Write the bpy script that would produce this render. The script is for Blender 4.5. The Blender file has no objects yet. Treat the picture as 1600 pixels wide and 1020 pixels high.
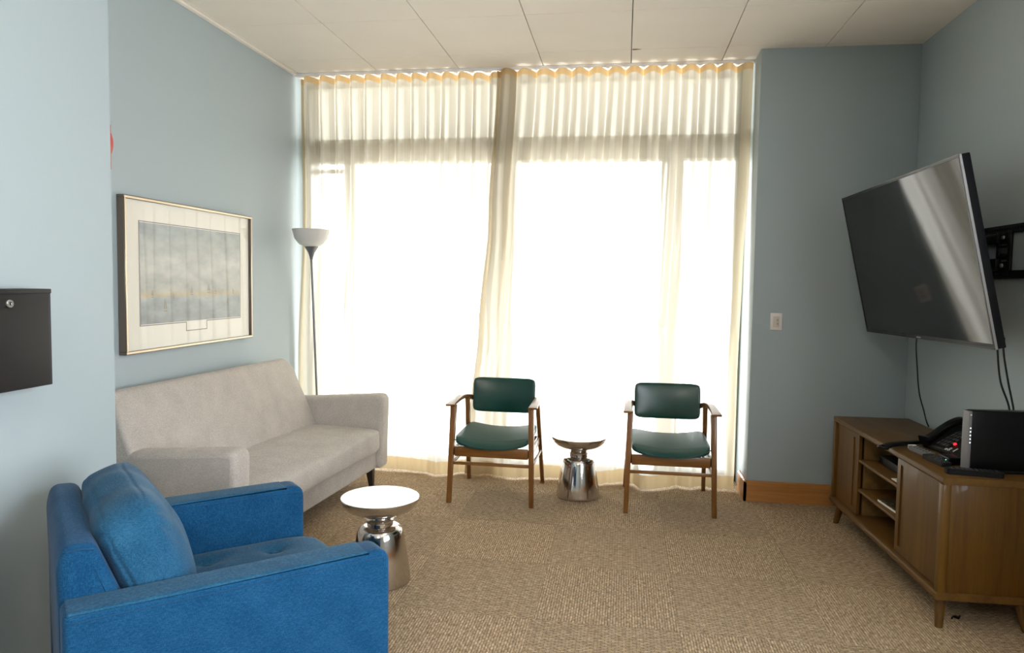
import bpy, bmesh, math, random
from mathutils import Vector, Matrix, noise
random.seed(7)
C = bpy.context.scene.collection
PI = math.pi
S = bpy.context.scene

# ------------------------------------------------------------------ helpers
def new_bm(): return bmesh.new()

def obj(name, bm, m, parent=None, smooth=True, angle=40, loc=None, rot=None):
    me = bpy.data.meshes.new(name)
    bmesh.ops.recalc_face_normals(bm, faces=bm.faces) if smooth != 'raw' else None
    if smooth:
        lim = math.radians(angle)
        for f in bm.faces: f.smooth = len(f.verts) <= 8
        for e in bm.edges:
            if len(e.link_faces) == 2 and e.calc_face_angle(0) > lim: e.smooth = False
    bm.to_mesh(me); bm.free()
    o = bpy.data.objects.new(name, me); C.objects.link(o)
    if isinstance(m, (list, tuple)):
        for x in m: me.materials.append(x)
    elif m: me.materials.append(m)
    if parent: o.parent = parent
    if loc: o.location = loc
    if rot: o.rotation_euler = rot
    return o

def tag(o, label=None, cat=None, group=None, kind=None):
    if label: o['label'] = label
    if cat: o['category'] = cat
    if group: o['group'] = group
    if kind: o['kind'] = kind
    return o

def thing(name, label, cat, loc=(0, 0, 0), rz=0, group=None):
    o = bpy.data.objects.new(name, None); C.objects.link(o)
    o.empty_display_size = .1
    o.location = loc; o.rotation_euler = (0, 0, rz)
    return tag(o, label, cat, group)

def dup(root, loc, rz, label, group=None):
    r = root.copy(); C.objects.link(r); r.location = loc; r.rotation_euler = (0, 0, rz)
    r['label'] = label
    if group: r['group'] = group
    for ch in list(root.children):
        c = ch.copy(); C.objects.link(c); c.parent = r
        for g in list(ch.children):
            d = g.copy(); C.objects.link(d); d.parent = c
    return r

def box(bm, lo, hi, bev=0, seg=2, mat=None):
    """axis aligned box lo..hi with bevelled edges, optional 4x4 transform"""
    lo, hi = Vector(lo), Vector(hi)
    r = bmesh.ops.create_cube(bm, size=1)
    vs = r['verts']
    sc = hi - lo
    for v in vs: v.co = Vector((v.co.x * sc.x, v.co.y * sc.y, v.co.z * sc.z)) + (lo + hi) / 2
    geom = vs
    if bev > 0:
        es = list({e for v in vs for e in v.link_edges})
        rr = bmesh.ops.bevel(bm, geom=es, offset=bev, segments=seg, profile=.5, affect='EDGES')
        geom = list({v for f in rr['faces'] for v in f.verts} | {v for v in vs if v.is_valid})
    if mat is not None:
        for v in geom: v.co = mat @ v.co
    return geom

def prism(bm, poly, axis, a, b, bev=0, seg=2, mat=None):
    """extrude a 2D outline along axis 'x','y' or 'z' from a to b"""
    def p3(p, t):
        if axis == 'y': return Vector((p[0], t, p[1]))
        if axis == 'x': return Vector((t, p[0], p[1]))
        return Vector((p[0], p[1], t))
    v0 = [bm.verts.new(p3(p, a)) for p in poly]
    v1 = [bm.verts.new(p3(p, b)) for p in poly]
    n = len(poly)
    fs = [bm.faces.new(v0), bm.faces.new(list(reversed(v1)))]
    for i in range(n):
        fs.append(bm.faces.new((v0[i], v1[i], v1[(i + 1) % n], v0[(i + 1) % n])))
    geom = v0 + v1
    if bev > 0:
        es = list({e for f in fs for e in f.edges})
        rr = bmesh.ops.bevel(bm, geom=es, offset=bev, segments=seg, profile=.5, affect='EDGES')
        geom = list({v for f in rr['faces'] for v in f.verts} | {v for v in geom if v.is_valid})
    if mat is not None:
        for v in geom: v.co = mat @ v.co
    return geom

def rounded(poly, radii, n=6):
    """round the corners of a polygon"""
    out = []
    m = len(poly)
    for i in range(m):
        p = Vector(poly[i]); a = Vector(poly[i - 1]); b = Vector(poly[(i + 1) % m])
        r = radii[i] if isinstance(radii, (list, tuple)) else radii
        if r <= 0: out.append(tuple(p)); continue
        da = (a - p); db = (b - p)
        r = min(r, da.length * .49, db.length * .49)
        s = p + da.normalized() * r; e = p + db.normalized() * r
        for k in range(n + 1):
            t = k / n
            out.append(tuple((1 - t) ** 2 * s + 2 * t * (1 - t) * p + t * t * e))
    return out

def soft_prism(bm, poly, axis, a, b, r, n=5):
    """extruded outline whose end faces roll over with radius r"""
    area_ = sum(p[0] * q[1] - q[0] * p[1] for p, q in zip(poly, poly[1:] + poly[:1]))
    P = [Vector(p) for p in poly]; m = len(P); sg = 1 if area_ > 0 else -1
    nr = []
    for i in range(m):
        e0 = (P[i] - P[i - 1]); e1 = (P[(i + 1) % m] - P[i])
        n0 = Vector((-e0.y, e0.x)).normalized() * sg; n1 = Vector((-e1.y, e1.x)).normalized() * sg
        k = (n0 + n1).normalized(); nr.append(k / max(.5, k.dot(n0)))
    cen = sum(P, Vector((0, 0))) / m
    rings = []
    def ring(t, d):
        vs = []
        for p, q in zip(P, nr):
            c = p + q * d
            vs.append(bm.verts.new((c.x, t, c.y) if axis == 'y' else ((t, c.x, c.y) if axis == 'x' else (c.x, c.y, t))))
        rings.append(vs)
    s_ = 1 if b > a else -1
    for k in range(n, -1, -1): th = k / n * PI / 2; ring(a + s_ * r * (1 - math.sin(th)), r * (1 - math.cos(th)))
    for k in range(1, 4): ring(a + s_ * r + (b - a - 2 * s_ * r) * k / 4, 0)
    for k in range(n + 1): th = k / n * PI / 2; ring(b - s_ * r * (1 - math.sin(th)), r * (1 - math.cos(th)))
    for A, B in zip(rings, rings[1:]):
        for i in range(m): bm.faces.new((A[i], A[(i + 1) % m], B[(i + 1) % m], B[i]))
    bm.faces.new(rings[0]); bm.faces.new(rings[-1])

def lathe(bm, prof, n=48, mat=None, caps=True):
    rings = []
    for r, z in prof:
        if r < 1e-5: rings.append([bm.verts.new((0, 0, z))])
        else: rings.append([bm.verts.new((r * math.cos(2 * PI * k / n), r * math.sin(2 * PI * k / n), z)) for k in range(n)])
    for i in range(len(rings) - 1):
        A, B = rings[i], rings[i + 1]
        for k in range(n):
            k2 = (k + 1) % n
            if len(A) == 1 and len(B) == 1: continue
            if len(A) == 1: bm.faces.new((A[0], B[k2], B[k]))
            elif len(B) == 1: bm.faces.new((A[k], A[k2], B[0]))
            else: bm.faces.new((A[k], A[k2], B[k2], B[k]))
    if caps:
        if len(rings[0]) > 1: bm.faces.new(list(reversed(rings[0])))
        if len(rings[-1]) > 1: bm.faces.new(rings[-1])
    if mat is not None:
        for R in rings:
            for v in R: v.co = mat @ v.co

def catmull(pts, sub=8):
    P = [Vector(p) for p in pts]; P = [P[0] * 2 - P[1]] + P + [P[-1] * 2 - P[-2]]
    out = []
    for i in range(1, len(P) - 2):
        for k in range(sub):
            t = k / sub
            a, b, c, d = P[i - 1], P[i], P[i + 1], P[i + 2]
            out.append(.5 * ((2 * b) + (c - a) * t + (2 * a - 5 * b + 4 * c - d) * t * t + (3 * b - a - 3 * c + d) * t ** 3))
    out.append(P[-2]); return out

def sweep(bm, path, section, up=(0, 0, 1), scales=None, caps=True):
    """sweep a 2D section (side, up) along a path"""
    up = Vector(up); rings = []
    n = len(path)
    for i, p in enumerate(path):
        p = Vector(p)
        t = (Vector(path[min(i + 1, n - 1)]) - Vector(path[max(i - 1, 0)])).normalized()
        s = t.cross(up)
        if s.length < 1e-4: s = t.cross(Vector((0, 1, 0)))
        s.normalize(); u = s.cross(t)
        sc = scales[i] if scales else (1, 1)
        rings.append([bm.verts.new(p + s * a * sc[0] + u * b * sc[1]) for a, b in section])
    m = len(section)
    for i in range(n - 1):
        for k in range(m):
            bm.faces.new((rings[i][k], rings[i][(k + 1) % m], rings[i + 1][(k + 1) % m], rings[i + 1][k]))
    if caps:
        bm.faces.new(list(reversed(rings[0]))); bm.faces.new(rings[-1])

def circ(r, n=10): return [(r * math.cos(2 * PI * k / n), r * math.sin(2 * PI * k / n)) for k in range(n)]
def tube(bm, pts, r, n=10, sub=8): sweep(bm, catmull(pts, sub) if sub > 1 else pts, circ(r, n))

def taper(bm, p0, p1, s0, s1, bev=.003, rnd=0):
    """square-section post from p0 to p1; s = (sx, sy) half sizes"""
    if rnd:
        v0 = [bm.verts.new(Vector(p0) + Vector((a, b, 0))) for a, b in circ(s0[0], rnd)]
        v1 = [bm.verts.new(Vector(p1) + Vector((a, b, 0))) for a, b in circ(s1[0], rnd)]
    else:
        q = ((-1, -1), (1, -1), (1, 1), (-1, 1))
        v0 = [bm.verts.new(Vector(p0) + Vector((a * s0[0], b * s0[1], 0))) for a, b in q]
        v1 = [bm.verts.new(Vector(p1) + Vector((a * s1[0], b * s1[1], 0))) for a, b in q]
    n = len(v0); fs = [bm.faces.new(list(reversed(v0))), bm.faces.new(v1)]
    for i in range(n): fs.append(bm.faces.new((v0[i], v0[(i + 1) % n], v1[(i + 1) % n], v1[i])))
    if bev and not rnd:
        es = list({e for f in fs for e in f.edges})
        bmesh.ops.bevel(bm, geom=es, offset=bev, segments=2, profile=.5, affect='EDGES')

def softblock(bm, lo, hi, n=(14, 14, 8), p=5, bulge=(0, 0, 0), fn=None):
    """pillow-like superellipsoid block; bulge swells each face pair; fn edits points"""
    lo, hi = Vector(lo), Vector(hi); c = (lo + hi) / 2; h = (hi - lo) / 2
    r = bmesh.ops.create_cube(bm, size=2)
    vs = r['verts']
    es = list({e for v in vs for e in v.link_edges})
    bmesh.ops.subdivide_edges(bm, edges=es, cuts=max(n), use_grid_fill=True)
    vs = [v for v in bm.verts if v.index == -1 or True]
    for v in bm.verts:
        if v.tag: continue
        q = v.co.copy()
        # concentrate subdivisions near edges
        q = Vector([math.copysign(abs(a) ** .75, a) for a in q])
        L = (abs(q.x) ** p + abs(q.y) ** p + abs(q.z) ** p) ** (1 / p)
        m = max(abs(q.x), abs(q.y), abs(q.z))
        d = q * (m / L) if L else q
        b = Vector(((1 - d.y ** 2) * (1 - d.z ** 2) * bulge[0] * d.x, (1 - d.x ** 2) * (1 - d.z ** 2) * bulge[1] * d.y, (1 - d.x ** 2) * (1 - d.y ** 2) * bulge[2] * d.z))
        co = Vector((d.x * h.x, d.y * h.y, d.z * h.z)) + b
        co = c + co
        if fn: co = fn(co, d)
        v.co = co; v.tag = True

# ------------------------------------------------------------------ materials
MATS = {}
def mat(name, col, rough=.6, metal=0, spec=.5, sheen=0, coat=0, bump=None, var=None, coords='Object', subsurf=0):
    """principled with optional noise colour variation and bump. var=(scale, col2, stretch); bump=(scale, strength, stretch)"""
    m = bpy.data.materials.new(name); m.use_nodes = True
    nt = m.node_tree; b = nt.nodes['Principled BSDF']
    b.inputs['Base Color'].default_value = (*col, 1); b.inputs['Roughness'].default_value = rough
    b.inputs['Metallic'].default_value = metal; b.inputs['Specular IOR Level'].default_value = spec
    if sheen: b.inputs['Sheen Weight'].default_value = sheen; b.inputs['Sheen Roughness'].default_value = .5
    if coat: b.inputs['Coat Weight'].default_value = coat; b.inputs['Coat Roughness'].default_value = .08
    tc = nt.nodes.new('ShaderNodeTexCoord')
    def noise_at(scale, stretch, detail=4):
        mp = nt.nodes.new('ShaderNodeMapping'); mp.inputs['Scale'].default_value = stretch
        nt.links.new(tc.outputs[coords], mp.inputs['Vector'])
        nz = nt.nodes.new('ShaderNodeTexNoise'); nz.inputs['Scale'].default_value = scale; nz.inputs['Detail'].default_value = detail
        nt.links.new(mp.outputs[0], nz.inputs['Vector']); return nz
    if var:
        nz = noise_at(var[0], var[2] if len(var) > 2 else (1, 1, 1))
        rp = nt.nodes.new('ShaderNodeValToRGB')
        w = var[3] if len(var) > 3 else (.35, .65)
        rp.color_ramp.elements[0].position = w[0]; rp.color_ramp.elements[1].position = w[1]
        rp.color_ramp.elements[0].color = (*col, 1); rp.color_ramp.elements[1].color = (*var[1], 1)
        nt.links.new(nz.outputs['Fac'], rp.inputs['Fac']); nt.links.new(rp.outputs['Color'], b.inputs['Base Color'])
    if bump:
        nz = noise_at(bump[0], bump[2] if len(bump) > 2 else (1, 1, 1), 3)
        bp = nt.nodes.new('ShaderNodeBump'); bp.inputs['Strength'].default_value = bump[1]; bp.inputs['Distance'].default_value = .002
        nt.links.new(nz.outputs['Fac'], bp.inputs['Height']); nt.links.new(bp.outputs[0], b.inputs['Normal'])
    MATS[name] = m
    return m

def emis(name, col, s):
    m = bpy.data.materials.new(name); m.use_nodes = True
    b = m.node_tree.nodes['Principled BSDF']
    b.inputs['Base Color'].default_value = (*col, 1)
    b.inputs['Emission Color'].default_value = (*col, 1); b.inputs['Emission Strength'].default_value = s
    return m

def wood(name, c1, c2, scale=14, along='y', rough=.42, coat=.12, spec=.4):
    m = bpy.data.materials.new(name); m.use_nodes = True
    nt = m.node_tree; b = nt.nodes['Principled BSDF']
    tc = nt.nodes.new('ShaderNodeTexCoord'); mp = nt.nodes.new('ShaderNodeMapping')
    st = {'x': (.06, 1, 1), 'y': (1, .06, 1), 'z': (1, 1, .06)}[along]
    mp.inputs['Scale'].default_value = st
    nt.links.new(tc.outputs['Object'], mp.inputs['Vector'])
    n1 = nt.nodes.new('ShaderNodeTexNoise'); n1.inputs['Scale'].default_value = scale * 5; n1.inputs['Detail'].default_value = 8; n1.inputs['Roughness'].default_value = .65
    n2 = nt.nodes.new('ShaderNodeTexNoise'); n2.inputs['Scale'].default_value = scale; n2.inputs['Detail'].default_value = 3
    for n in (n1, n2): nt.links.new(mp.outputs[0], n.inputs['Vector'])
    mx = nt.nodes.new('ShaderNodeMath'); mx.operation = 'MULTIPLY_ADD'; mx.inputs[1].default_value = .55; mx.inputs[2].default_value = 0
    nt.links.new(n1.outputs['Fac'], mx.inputs[0])
    ad = nt.nodes.new('ShaderNodeMath'); ad.operation = 'MULTIPLY_ADD'; ad.inputs[1].default_value = .45
    nt.links.new(n2.outputs['Fac'], ad.inputs[0]); nt.links.new(mx.outputs[0], ad.inputs[2])
    rp = nt.nodes.new('ShaderNodeValToRGB')
    rp.color_ramp.elements[0].position = .38; rp.color_ramp.elements[1].position = .62
    rp.color_ramp.elements[0].color = (*c1, 1); rp.color_ramp.elements[1].color = (*c2, 1)
    nt.links.new(ad.outputs[0], rp.inputs['Fac']); nt.links.new(rp.outputs['Color'], b.inputs['Base Color'])
    b.inputs['Roughness'].default_value = rough; b.inputs['Coat Weight'].default_value = coat
    b.inputs['Specular IOR Level'].default_value = spec
    return m

def weave(name, c1, c2, c3, rough=.95, freq=420, sheen=.15):
    """heathered upholstery: fine crossing threads mixed with blotchy variation"""
    m = bpy.data.materials.new(name); m.use_nodes = True
    nt = m.node_tree; b = nt.nodes['Principled BSDF']; L = nt.links.new
    tc = nt.nodes.new('ShaderNodeTexCoord')
    def nz(scale, st, det=2):
        mp = nt.nodes.new('ShaderNodeMapping'); mp.inputs['Scale'].default_value = st
        L(tc.outputs['Object'], mp.inputs['Vector'])
        n = nt.nodes.new('ShaderNodeTexNoise'); n.inputs['Scale'].default_value = scale; n.inputs['Detail'].default_value = det
        L(mp.outputs[0], n.inputs['Vector']); return n.outputs['Fac']
    a = nz(freq, (1, 1, .16)); c = nz(freq, (.16, .16, 1)); d = nz(9, (1, 1, 1), 4)
    def math_(op, x, y):
        n = nt.nodes.new('ShaderNodeMath'); n.operation = op
        for i, q in enumerate((x, y)):
            if isinstance(q, (int, float)): n.inputs[i].default_value = q
            else: L(q, n.inputs[i])
        return n.outputs[0]
    h = math_('MULTIPLY', math_('ADD', a, c), .5)
    f = math_('ADD', math_('MULTIPLY', h, .8), math_('MULTIPLY', d, .2))
    rp = nt.nodes.new('ShaderNodeValToRGB')
    rp.color_ramp.elements[0].position = .40; rp.color_ramp.elements[1].position = .60
    rp.color_ramp.elements[0].color = (*c1, 1); rp.color_ramp.elements[1].color = (*c3, 1)
    e = rp.color_ramp.elements.new(.5); e.color = (*c2, 1)
    L(f, rp.inputs['Fac']); L(rp.outputs['Color'], b.inputs['Base Color'])
    bp = nt.nodes.new('ShaderNodeBump'); bp.inputs['Strength'].default_value = .35; bp.inputs['Distance'].default_value = .0012
    L(h, bp.inputs['Height']); L(bp.outputs[0], b.inputs['Normal'])
    b.inputs['Roughness'].default_value = rough; b.inputs['Specular IOR Level'].default_value = .15
    b.inputs['Sheen Weight'].default_value = sheen; b.inputs['Sheen Roughness'].default_value = .4
    return m

WALLC = (.36, .418, .438)
M_wall = mat('wall_paint', WALLC, .55, spec=.35, bump=(160, .06))
M_ceil = mat('ceiling_panel', (.86, .80, .73), .9, spec=.1, bump=(220, .15), var=(2.2, (.83, .77, .70)))
M_gap = mat('ceiling_joint', (.10, .085, .065), .9)
M_white = mat('white_enamel', (.80, .80, .80), .4)
M_base = wood('oak_baseboard', (.36, .145, .035), (.50, .22, .065), 10, 'x', .4, .2)
M_cab = wood('walnut_stain', (.076, .032, .0035), (.132, .062, .008), 9, 'z', .42, .12, .3)
M_cabtop = wood('walnut_stain_long', (.085, .040, .009), (.140, .070, .016), 9, 'y', .45, .05, .25)
M_cabin = wood('walnut_interior', (.16, .085, .022), (.22, .122, .036), 8, 'y', .5, .05)
M_chair = wood('chair_walnut', (.135, .048, .009), (.23, .095, .02), 14, 'z', .35, .2)
M_chairx = wood('chair_walnut_rail', (.155, .058, .011), (.26, .11, .024), 14, 'x', .35, .2)
M_vinyl = mat('green_vinyl', (.002, .038, .028), .27, spec=.5, bump=(260, .05), var=(6, (.004, .050, .037)))
M_seat = mat('green_vinyl_seat', (.003, .044, .037), .42, spec=.38, bump=(260, .05), var=(6, (.005, .060, .050)))
M_pipe = mat('green_vinyl_piping', (.003, .036, .028), .35)
M_sofa = weave('taupe_weave', (.375, .337, .303), (.455, .413, .373), (.55, .502, .455), freq=600)
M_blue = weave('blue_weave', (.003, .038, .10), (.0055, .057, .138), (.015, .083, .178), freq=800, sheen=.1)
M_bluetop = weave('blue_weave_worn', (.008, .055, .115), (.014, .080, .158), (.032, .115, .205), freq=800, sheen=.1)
M_seam = mat('blue_seam', (.004, .05, .13), .95)
M_dark = mat('dark_stained_wood', (.018, .011, .008), .4)
M_alu = mat('polished_aluminium', (.62, .59, .57), .11, 1, bump=(60, .03))
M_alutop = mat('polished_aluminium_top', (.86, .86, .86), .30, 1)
M_lampgrey = mat('lamp_grey_metal', (.20, .20, .21), .4, .6)
M_bowl = mat('opal_bowl', (.62, .60, .58), .35)
M_black = mat('black_plastic', (.0045, .0045, .005), .5, spec=.22)
M_blackm = mat('black_gloss', (.003, .003, .0035), .3, spec=.25)
M_boxm = mat('black_powder_coat', (.007, .0065, .0065), .5, spec=.25, bump=(300, .1))
M_boxdoor = mat('black_box_door', (.011, .0095, .0095), .55, spec=.22, bump=(300, .1))
M_purple = mat('black_box_edge', (.016, .012, .020), .5, spec=.25)
M_chrome = mat('chrome', (.75, .75, .76), .18, 1)
M_silver = mat('silver_trim', (.50, .48, .49), .3, .9)
M_screen = mat('tv_screen', (.004, .004, .0042), .07, spec=.34)
M_tvside = mat('tv_side', (.005, .0055, .008), .65, spec=.2)
M_rubber = mat('cable_rubber', (.008, .013, .010), .55)
M_red = mat('red_alarm_plastic', (.55, .035, .03), .4)
M_plate = mat('switch_plate', (.72, .66, .63), .45)
M_plate2 = mat('switch_rocker', (.58, .52, .45), .5)
M_frame = mat('bronze_frame', (.155, .125, .10), .4, .35, bump=(200, .1))
M_gold = mat('pale_gold_lip', (.62, .50, .36), .35, .5)
M_mat = mat('cream_mat_board', (.80, .74, .66), .9)
M_line = mat('mat_rule_line', (.20, .17, .17), .9)
M_key = mat('grey_keys', (.045, .045, .048), .5, spec=.3)
M_keyw = mat('white_marks', (.75, .75, .72), .5)
M_grey = mat('grey_remote', (.17, .175, .18), .45)
M_greyfront = mat('modem_front_grey', (.16, .155, .165), .5)
M_paper = mat('white_paper', (.80, .76, .68), .8)
M_mag = mat('magazine_cover', (.03, .028, .02), .3, var=(38, (.45, .36, .16), (1, 1, 1), (.58, .66)))
M_framewin = mat('window_aluminium', (.38, .37, .33), .5, .2)
M_stain = mat('chipped_tile_core', (.23, .14, .07), .95)
M_track = mat('curtain_track_white', (.80, .80, .82), .4)

def carpet():
    m = bpy.data.materials.new('carpet_tiles'); m.use_nodes = True
    nt = m.node_tree; b = nt.nodes['Principled BSDF']; L = nt.links.new; N = nt.nodes.new
    tc = N('ShaderNodeTexCoord'); sp = N('ShaderNodeSeparateXYZ'); L(tc.outputs['Object'], sp.inputs[0])
    def mt(op, x, y=None, z=None):
        n = N('ShaderNodeMath'); n.operation = op
        for i, q in enumerate((x, y, z)):
            if q is None: continue
            if isinstance(q, (int, float)): n.inputs[i].default_value = q
            else: L(q, n.inputs[i])
        return n.outputs[0]
    T = .613
    tx = mt('DIVIDE', mt('SUBTRACT', sp.outputs[0], .262), T); ty = mt('DIVIDE', mt('SUBTRACT', sp.outputs[1], 2.99), T)
    fx = mt('FLOOR', tx); fy = mt('FLOOR', ty)
    par = mt('ABSOLUTE', mt('MODULO', mt('ADD', fx, fy), 2))     # 0/1: quarter-turned tiles
    # per-tile jitter of tone
    cb = N('ShaderNodeCombineXYZ'); L(fx, cb.inputs[0]); L(fy, cb.inputs[1])
    wn = N('ShaderNodeTexWhiteNoise'); L(cb.outputs[0], wn.inputs['Vector'])
    # coordinates, swapped on alternate tiles
    u = mt('ADD', mt('MULTIPLY', sp.outputs[0], mt('SUBTRACT', 1, par)), mt('MULTIPLY', sp.outputs[1], par))
    v = mt('ADD', mt('MULTIPLY', sp.outputs[1], mt('SUBTRACT', 1, par)), mt('MULTIPLY', sp.outputs[0], par))
    uv = N('ShaderNodeCombineXYZ'); L(u, uv.inputs[0]); L(v, uv.inputs[1])
    br = N('ShaderNodeTexBrick'); L(uv.outputs[0], br.inputs['Vector'])
    br.inputs['Scale'].default_value = 1; br.inputs['Brick Width'].default_value = .028; br.inputs['Row Height'].default_value = .0115
    br.inputs['Mortar Size'].default_value = .0017; br.inputs['Mortar Smooth'].default_value = .6; br.inputs['Bias'].default_value = 0
    br.inputs['Color1'].default_value = (.49, .355, .225, 1); br.inputs['Color2'].default_value = (.645, .485, .32, 1)
    br.inputs['Mortar'].default_value = (.24, .17, .105, 1); br.offset = .5
    nz = N('ShaderNodeTexNoise'); nz.inputs['Scale'].default_value = 1; nz.inputs['Detail'].default_value = 3
    mp = N('ShaderNodeMapping'); mp.inputs['Scale'].default_value = (45, 110, 1); L(uv.outputs[0], mp.inputs['Vector']); L(mp.outputs[0], nz.inputs['Vector'])
    rp = N('ShaderNodeValToRGB'); rp.color_ramp.elements[0].position = .3; rp.color_ramp.elements[1].position = .7
    rp.color_ramp.elements[0].color = (.50, .47, .43, 1); rp.color_ramp.elements[1].color = (1.15, 1.15, 1.15, 1)
    L(nz.outputs['Fac'], rp.inputs['Fac'])
    mx = N('ShaderNodeMix'); mx.data_type = 'RGBA'; mx.blend_type = 'MULTIPLY'; mx.inputs['Factor'].default_value = 1
    L(br.outputs['Color'], mx.inputs['A']); L(rp.outputs['Color'], mx.inputs['B'])
    # tone: quarter-turned tiles read a little lighter
    tone = mt('ADD', mt('ADD', .89, mt('MULTIPLY', par, .065)), mt('MULTIPLY', wn.outputs['Value'], .07))
    # tile seams
    def seam(t):
        fr = mt('FRACT', t); d = mt('MINIMUM', fr, mt('SUBTRACT', 1, fr)); return mt('LESS_THAN', d, .0035)
    sm = mt('MAXIMUM', seam(tx), seam(ty)); tone = mt('MULTIPLY', tone, mt('SUBTRACT', 1, mt('MULTIPLY', sm, .16)))
    vm = N('ShaderNodeVectorMath'); vm.operation = 'SCALE'; L(mx.outputs['Result'], vm.inputs[0]); L(tone, vm.inputs['Scale'])
    L(vm.outputs[0], b.inputs['Base Color'])
    bp = N('ShaderNodeBump'); bp.inputs['Strength'].default_value = .6; bp.inputs['Distance'].default_value = .004
    hh = mt('SUBTRACT', mt('MULTIPLY', nz.outputs['Fac'], .7), br.outputs['Fac'])
    L(hh, bp.inputs['Height']); L(bp.outputs[0], b.inputs['Normal'])
    b.inputs['Roughness'].default_value = .95; b.inputs['Specular IOR Level'].default_value = .1
    return m
M_carpet = carpet()

def sheer(name, col, tcol, transp, transl, scat=.5):
    m = bpy.data.materials.new(name); m.use_nodes = True
    nt = m.node_tree; nt.nodes.clear(); L = nt.links.new; N = nt.nodes.new
    out = N('ShaderNodeOutputMaterial')
    d = N('ShaderNodeBsdfDiffuse'); d.inputs['Color'].default_value = (*col, 1)
    t = N('ShaderNodeBsdfTranslucent'); t.inputs['Color'].default_value = (*tcol, 1)
    tr = N('ShaderNodeBsdfTransparent'); tr.inputs['Color'].default_value = (1, .985, .95, 1)
    rf = N('ShaderNodeBsdfRefraction'); rf.inputs['Color'].default_value = (1, .985, .95, 1); rf.inputs['Roughness'].default_value = .42; rf.inputs['IOR'].default_value = 1.4
    ms = N('ShaderNodeMixShader'); ms.inputs[0].default_value = scat; L(tr.outputs[0], ms.inputs[1]); L(rf.outputs[0], ms.inputs[2])
    a = N('ShaderNodeMixShader'); a.inputs[0].default_value = transl; L(d.outputs[0], a.inputs[1]); L(t.outputs[0], a.inputs[2])
    c = N('ShaderNodeMixShader'); c.inputs[0].default_value = transp; L(a.outputs[0], c.inputs[1]); L(ms.outputs[0], c.inputs[2])
    # uneven thread density of the sheer cloth
    tc = N('ShaderNodeTexCoord'); mp = N('ShaderNodeMapping'); mp.inputs['Scale'].default_value = (1, 1, .03)
    L(tc.outputs['Object'], mp.inputs['Vector'])
    nz = N('ShaderNodeTexNoise'); nz.inputs['Scale'].default_value = 30; nz.inputs['Detail'].default_value = 3; L(mp.outputs[0], nz.inputs['Vector'])
    mr = N('ShaderNodeMapRange'); mr.inputs['From Min'].default_value = .3; mr.inputs['From Max'].default_value = .7
    mr.inputs['To Min'].default_value = transp * .75; mr.inputs['To Max'].default_value = transp * 1.2
    L(nz.outputs['Fac'], mr.inputs['Value'])
    lw = N('ShaderNodeLayerWeight'); lw.inputs['Blend'].default_value = .5     # cloth seen edge-on is denser
    iv = N('ShaderNodeMath'); iv.operation = 'SUBTRACT'; iv.inputs[0].default_value = 1; L(lw.outputs['Facing'], iv.inputs[1])
    ml = N('ShaderNodeMath'); ml.operation = 'MULTIPLY'; L(mr.outputs[0], ml.inputs[0]); L(iv.outputs[0], ml.inputs[1]); L(ml.outputs[0], c.inputs[0])
    L(c.outputs[0], out.inputs[0]); return m
M_sheer = sheer('cream_sheer', (.62, .56, .45), (.415, .38, .32), .25, .62)
M_head = sheer('cream_heading_tape', (.70, .55, .34), (.40, .265, .125), .012, .55)
M_hem = sheer('cream_hem', (.72, .58, .38), (.30, .215, .115), .012, .55)
M_side = sheer('cream_side_hem', (.70, .62, .46), (.44, .375, .27), .06, .55)

def glass(name, tint=(.97, 1, .98), refl=.05):
    m = bpy.data.materials.new(name); m.use_nodes = True
    nt = m.node_tree; nt.nodes.clear(); L = nt.links.new; N = nt.nodes.new
    out = N('ShaderNodeOutputMaterial'); tr = N('ShaderNodeBsdfTransparent'); tr.inputs['Color'].default_value = (*tint, 1)
    g = N('ShaderNodeBsdfGlossy'); g.inputs['Roughness'].default_value = .02
    fr = N('ShaderNodeLayerWeight'); fr.inputs['Blend'].default_value = .5
    pw = N('ShaderNodeMath'); pw.operation = 'POWER'; pw.inputs[1].default_value = 5; L(fr.outputs['Facing'], pw.inputs[0])
    sc = N('ShaderNodeMath'); sc.operation = 'MULTIPLY_ADD'; sc.inputs[1].default_value = .9; sc.inputs[2].default_value = refl; L(pw.outputs[0], sc.inputs[0])
    mx = N('ShaderNodeMixShader'); L(sc.outputs[0], mx.inputs[0]); L(tr.outputs[0], mx.inputs[1]); L(g.outputs[0], mx.inputs[2])
    L(mx.outputs[0], out.inputs[0]); return m
M_glass = glass('window_glass'); M_picglass = glass('picture_glass', (.98, .99, .98))

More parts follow.
